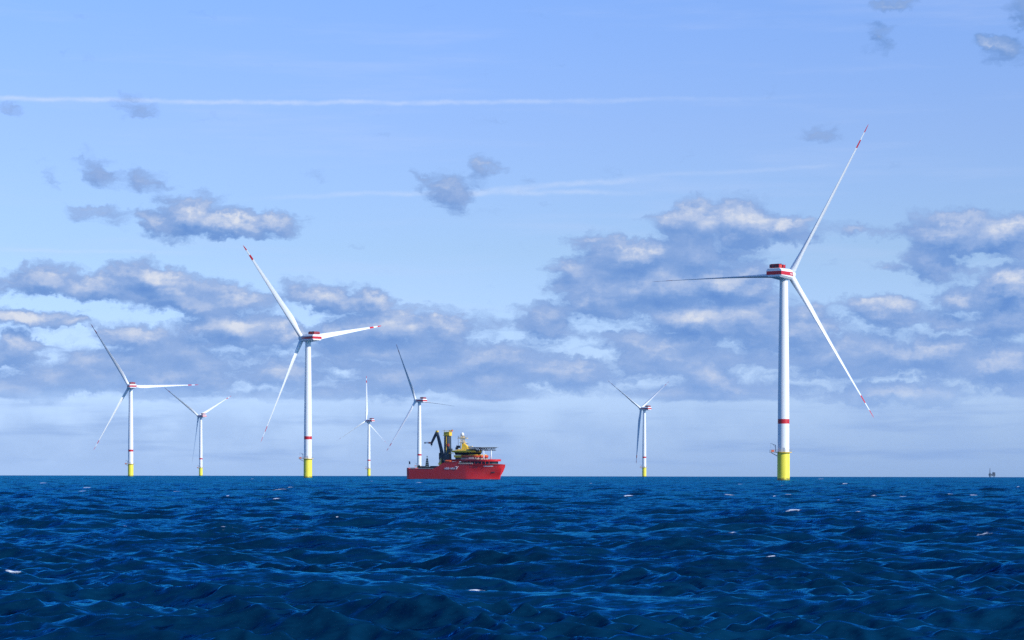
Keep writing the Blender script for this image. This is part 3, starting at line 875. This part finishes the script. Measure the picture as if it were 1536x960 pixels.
# helicopter deck above the bow
HU, HR, HZ = 49.0, 8.1, 18.95
hd = MB()
hd.lathe([(HR - .8, HZ - .45), (HR, HZ - .3), (HR, HZ), (HR - .15, HZ)], 'helideck', 8, origin=(HU, 0, 0), smooth=False, n0=.5)
hdo = hd.build('helideck', ship)
ht = MB()
for v in (-4.5, -1.5, 1.5, 4.5):
    L = math.sqrt(HR * HR - v * v) - .8
    ht.bar((HU - L, v, HZ - 1.75), (HU + L, v, HZ - 1.75), .24, 'dark')
    n = 9
    for k in range(n):
        a = HU - L + 2 * L * k / n; c = HU - L + 2 * L * (k + 1) / n
        ht.bar((a, v, HZ - 1.75), ((a + c) / 2, v, HZ - .4), .17, 'dark').bar(((a + c) / 2, v, HZ - .4), (c, v, HZ - 1.75), .17, 'dark')
for u in np.arange(HU - 6, HU + 6.1, 3): ht.bar((u, -4.5, HZ - 1.75), (u, 4.5, HZ - 1.75), .18, 'dark')
for u, z in ((41.5, 17.4), (43.2, 17.2), (45, 17.0), (46.8, 16.9)):
    ht.bar((u, -3.5, 16.2), (u + 1.4, -3.5, z + 1.2), .26, 'dark').bar((u + 1.4, -3.5, 16.0), (u, -3.5, z + 1.2), .26, 'dark').box((u, -2.8, 16.9), (1.3, 1.5, 1.0), 'dark')
ht.build('support_truss', hdo)
hn = MB()
for i in range(8):
    a0, a1 = 2 * math.pi * (i + .5) / 8, 2 * math.pi * (i + 1.5) / 8
    p, q = Vector((HU + HR * math.cos(a0), HR * math.sin(a0), HZ - .1)), Vector((HU + HR * math.cos(a1), HR * math.sin(a1), HZ - .1))
    P, Q = Vector((HU + (HR + 1.1) * math.cos(a0), (HR + 1.1) * math.sin(a0), HZ + .1)), Vector((HU + (HR + 1.1) * math.cos(a1), (HR + 1.1) * math.sin(a1), HZ + .1))
    hn.bar(P, Q, .1, 'galv')
    for k in range(7):
        hn.bar(p.lerp(q, k / 7), P.lerp(Q, k / 7), .07, 'galv')
hn.build('safety_net', hdo)
for xc, lv in ((1125, -4.5), (1210, -1.5)):
    uu = u_of(xc, lv)
    lg = MB().bar((uu, lv, 11.6), (uu, lv, HZ - 1.7), .7, 'white', .62, n=10)
    if xc == 1125: lg.bar((uu, lv - .1, 17.0), (uu - 2.3, lv - .1, HZ - .5), .45, 'white', n=8)
    lg.build('leg', hdo)
# gangway tower with its yellow head
gw = MB()
gu, gv = u_of(673, -2), -2.0
gw.loft([[(gu - 1.8, gv - 1.4, 9.6), (gu + 1.7, gv - 1.4, 9.6), (gu + 1.7, gv + 1.4, 9.6), (gu - 1.8, gv + 1.4, 9.6)], [(gu - 1.7, gv - 1.4, 25.9), (gu + 1.4, gv - 1.4, 25.9), (gu + 1.4, gv + 1.4, 25.9), (gu - 1.7, gv + 1.4, 25.9)]], 'navy', smooth=False)
for z in np.arange(11, 25.5, 1.35):
    gw.bar((gu - 1.75, gv - 1.46, z), (gu + 1.55, gv - 1.46, z + 1.3), .13, 'galv'); gw.box((gu - .1, gv - 1.45, z), (3.5, .14, .16), 'dark')
gw.bar((gu - .1, gv - 1.6, 16), (gu - .1, gv - 1.6, 25.6), .30, 'shipyellow').bar((gu + 1.0, gv - 1.55, 21), (gu + 1.0, gv - 1.55, 25.6), .2, 'galv')
gw.box((gu + .9, gv - 1.5, 20.5), (1.5, .5, 1.5), 'coral').box((gu + 2.5, gv - 1, 17.4), (1.4, 2.0, 1.9), 'navy').box((gu + 2.9, gv - 1, 15.6), (2.4, 1.6, .3), 'shipyellow')
gw.box((gu + .6, gv - 1.45, 24.9), (1.2, .2, 1.7), 'dark')
gwo = gw.build('gangway_tower', ship)
gh = MB()
gh.box((gu - 1.4, gv, 27.1), (1.3, 2.6, 2.2), 'shipyellow').box((gu + .7, gv - .2, 27.3), (2.6, 3.0, 2.0), 'shipyellow').box((gu - .2, gv, 26.1), (4.4, 3.2, .3), 'shipyellow')
gh.box((gu + 1.6, gv, 28.9), (1.2, 1.2, .8), 'shipyellow').box((gu + 2.9, gv, 29.0), (.5, .8, 1.0), 'coral')
for d in (-2.3, -1.4, -.5, .4, 1.3, 2.2, 3.0): gh.bar((gu + d, gv - 1.9, 28.3), (gu + d, gv - 1.9, 29.3), .1, 'shipyellow')
gh.bar((gu - 2.3, gv - 1.9, 29.2), (gu + 3.0, gv - 1.9, 29.2), .1, 'shipyellow').bar((gu - 2.4, gv, 28.3), (gu - 2.4, gv, 29.6), .2, 'dark')
gh.bar((gu + 2.3, gv - 1, 28), (gu + 3.8, gv - 1, 29.8), .22, 'shipyellow')
gh.build('tower_head', gwo)
# knuckle boom crane
cr = MB()
cu_ = u_of(600, -2)
cr.lathe([(1.25, 5.6), (1.25, 10.8), (1.0, 12.0)], 'dark', 18, origin=(cu_, -2, 0)).box((cu_ - .3, -2, 13.0), (2.4, 2.2, 2.4), 'navy').box((cu_ - 1.3, -2, 14.4), (.9, 1.4, 2.6), 'dark').bar((cu_ - 1.4, -2, 15), (cu_ - 1.4, -2, 17.2), .25, 'dark')
cro = cr.build('crane', ship)
K = Vector((u_of(535, -2), -2, z_of(136))); B0 = Vector((u_of(612, -2), -2, z_of(430))); E = Vector((u_of(466, -2), -2, z_of(275)))
def boom(mb, a, b, w0, w1, mat, wid=1.0):
    d = (b - a).normalized(); nrm = Vector((-d.z, 0, d.x))
    y = Vector((0, wid / 2, 0)); rings = []
    for t, w in ((0, w0), (.5, (w0 + w1) / 2 * 1.15), (1, w1)):
        c = a.lerp(b, t); rings.append([c - nrm * w / 2 - y, c + nrm * w / 2 - y, c + nrm * w / 2 + y, c - nrm * w / 2 + y])
    mb.loft([[tuple(p) for p in r] for r in rings], mat, smooth=False)
bm1 = MB(); boom(bm1, B0, K, 1.5, 1.25, 'navy', 1.2)
for k in range(7):
    p = B0.lerp(K, k / 7); q = B0.lerp(K, (k + .8) / 7); bm1.bar(p + Vector((.3, -.64, 0)), q + Vector((-.3, -.64, 0)), .16, 'olive')
bm1.bar(B0 + Vector((-1.6, 0, -1)), B0.lerp(K, .45) + Vector((-.5, 0, 0)), .42, 'dark', n=8).box(K + Vector((.2, 0, .3)), (1.2, 1.3, 1.0), 'shipyellow')
bm1.build('main_boom', cro)
bm2 = MB(); boom(bm2, K, E, 1.25, .95, 'navy', 1.0); bm2.bar(K.lerp(E, .1) + Vector((.7, 0, -.6)), K.lerp(E, .75) + Vector((.55, 0, 0)), .34, 'dark', n=8)
bm2.build('outer_boom', cro)
jb = MB()
jb.box(E + Vector((-.7, 0, .3)), (2.0, 1.0, 1.0), 'coral').box(E + Vector((.1, 0, -.5)), (.8, .9, 1.4), 'dark').box(E + Vector((-2.7, 0, .45)), (2.4, .9, 1.0), 'white').box(E + Vector((-4.3, 0, .35)), (.8, .8, .95), 'dark')
jb.bar(E + Vector((.1, 0, -1)), E + Vector((.1, 0, -2.0)), .2, 'dark')
jb.build('jib_head', cro)
pp = MB().bar((u_of(595, -5), -5, 7), (u_of(593, -5), -5, 12.6), .5, 'shipyellow').box((u_of(585, -5), -5, 9.3), (2.0, .9, 1.2), 'shipyellow').bar((u_of(560, -5.4), -5.4, 7), (u_of(595, -5), -5, 10), .25, 'shipyellow').bar((u_of(580, -2), -3, 7), (u_of(576, -2), -3, 15.8), .6, 'dark', .25)
pp.build('deck_post', ship)
# after deck: ensign staff
fs = MB().bar((u_of(190, -5), -5, 6.2), (u_of(190, -5), -5, 11.2), .14, 'dark')
fso = fs.build('flag_staff', ship)
fl = MB(); rows = []
for k in range(7):
    t = k / 6; rows.append([(u_of(190, -5) + .08 + t * .9, -5 + .16 * math.sin(t * 6), 10.9 - .35 * t), (u_of(190, -5) + .08 + t * .9, -5 + .16 * math.sin(t * 6 + .5), 9.2 - .25 * t)])
fl.loft(rows, 'flag', closed=False, caps=False); fl.build('flag', fso)
sa = MB()
for u in np.arange(2.4, 20, 1.1): sa.bar((u, -hb_ + .12, 6.4), (u, -hb_ + .12, 7.0), .07, 'galv')
sa.bar((2.4, -hb_ + .12, 7.0), (20, -hb_ + .12, 7.0), .06, 'galv')
sa.build('after_railing', ship)
sm = MB().box((u_of(300, 1), 1, 7.5), (.9, .9, 1.6), 'dark').bar((u_of(275, 1), 1, 8.2), (u_of(315, 1), 1, 8.4), .16, 'dark')
sm.build('winch', ship)
def to_ship(u, v, z): return ship.matrix_world @ Vector((u, v, z))
bpy.context.view_layer.update()
# things carried on board
def on_ship(name, label, cat, u, v, z, group=None):
    return thing(name, label, cat, to_ship(u, v, z), -R(BETA), group)
lb = on_ship('lifeboat', 'orange enclosed lifeboat hung below the dark tower of the red ship', 'lifeboat', u_of(688, -6.4), -6.0, 9.9)
l = MB()
rings = []
for t in np.linspace(-1, 1, 13):
    w = 1.05 * math.sqrt(max(0.02, 1 - abs(t) ** 2.6)); rings.append([(t * 2.6, w * math.cos(a) , .85 + (.78 if math.sin(a) > 0 else .85) * math.sin(a) * (.75 + .25 * w)) for a in np.linspace(0, 2 * math.pi, 17)[:-1]])
l.loft(rings, 'orange'); l.build('canopy_hull', lb)
MB().box((.9, 0, 1.75), (1.1, .9, .5), 'coral').build('conning_hatch', lb)
MB().box((0, 0, -.15), (5.2, 1.5, .35), 'dark').bar((-1.7, .6, 0), (-1.7, .6, 2.6), .2, 'dark').bar((1.7, .6, 0), (1.7, .6, 2.6), .2, 'dark').build('cradle', lb)
for k, (xc, xd, v, zt, label) in enumerate(((300, 372, 1.0, 7.9, 'dark blue cargo container nearest the stern on the ship after deck'), (374, 452, 1.0, 7.6, 'dark low cargo container under the small pyramid frame on the ship'), (455, 535, 1.0, 8.0, 'dark cargo container nearest the crane on the ship after deck'))):
    a, b = u_of(xc, v), u_of(xd, v)
    ct = on_ship('cargo_container', label, 'container', (a + b) / 2, v, 5.52, 'dark cargo containers on the after deck')
    m = MB().box((0, 0, (zt - 5.5) / 2), (b - a - .15, 2.6, zt - 5.5), 'navy')
    for d in np.arange(-(b - a) / 2 + .4, (b - a) / 2 - .2, .45): m.box((d, -1.33, (zt - 5.5) / 2), (.16, .07, zt - 5.9), 'navy')
    m.build('body', ct)
    MB().box((0, -1.34, zt - 5.5 - .1), (b - a - .1, .12, .2), 'dark').build('top_rail', ct)
py = on_ship('access_frame', 'dark green pyramid shaped frame standing on the ship after deck', 'deck frame', u_of(412, -2), -2.0, 5.52)
m = MB()
zb, zt = 0, z_of(455) - 5.52
for k in range(6):
    t0, t1 = k / 6, (k + 1) / 6
    w0, w1 = 1.15 - .75 * t0, 1.15 - .75 * t1
    m.box((0, 0, zt * (t0 + t1) / 2), (w0 * 2 - .1, w0 * 2 - .1, zt / 6 - .12), 'olive', taper=w1 / w0)
m.build('body', py)
MB().bar((0, 0, zt), (0, 0, zt + 1.5), .22, 'olive').box((0, 0, zt + .9), (.8, .3, .3), 'olive').build('top_post', py)

# ------------------------------------------------------------------ platform on the horizon
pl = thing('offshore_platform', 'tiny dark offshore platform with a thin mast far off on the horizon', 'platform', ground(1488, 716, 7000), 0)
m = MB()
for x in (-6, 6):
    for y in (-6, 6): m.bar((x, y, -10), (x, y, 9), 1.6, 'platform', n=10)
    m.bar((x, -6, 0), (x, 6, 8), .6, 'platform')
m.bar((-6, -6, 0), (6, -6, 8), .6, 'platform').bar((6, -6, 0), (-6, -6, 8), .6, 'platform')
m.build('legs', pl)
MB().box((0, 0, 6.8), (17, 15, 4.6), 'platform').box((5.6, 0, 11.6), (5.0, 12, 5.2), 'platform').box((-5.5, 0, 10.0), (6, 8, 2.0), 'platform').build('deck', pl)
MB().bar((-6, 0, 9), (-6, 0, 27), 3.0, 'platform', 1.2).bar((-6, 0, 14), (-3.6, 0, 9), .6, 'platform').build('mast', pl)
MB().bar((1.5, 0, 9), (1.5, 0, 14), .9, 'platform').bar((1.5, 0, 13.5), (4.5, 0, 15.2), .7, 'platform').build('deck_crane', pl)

# ------------------------------------------------------------------ air
hz_box = MB()
hz_box.box((0, 0, 95), (27000, 27000, 250), 'white')
M['white'].use_fake_user = True
air = hz_box.build('haze')
air['kind'] = 'stuff'; air['label'] = 'thin blue sea haze paling the far turbines'; air['category'] = 'haze'
hm_ = bpy.data.materials.new('sea air'); hm_.use_nodes = True
N = Nodes(hm_.node_tree)
pv = N.new('ShaderNodeVolumePrincipled')
pv.inputs['Color'].default_value = (.50, .74, 1.0, 1)
pv.inputs['Density'].default_value = HAZE
pv.inputs['Anisotropy'].default_value = .2
ho = N.new('ShaderNodeOutputMaterial'); N.t.links.new(pv.outputs[0], ho.inputs['Volume'])
air.data.materials.clear(); air.data.materials.append(hm_)
air.display_type = 'WIRE'
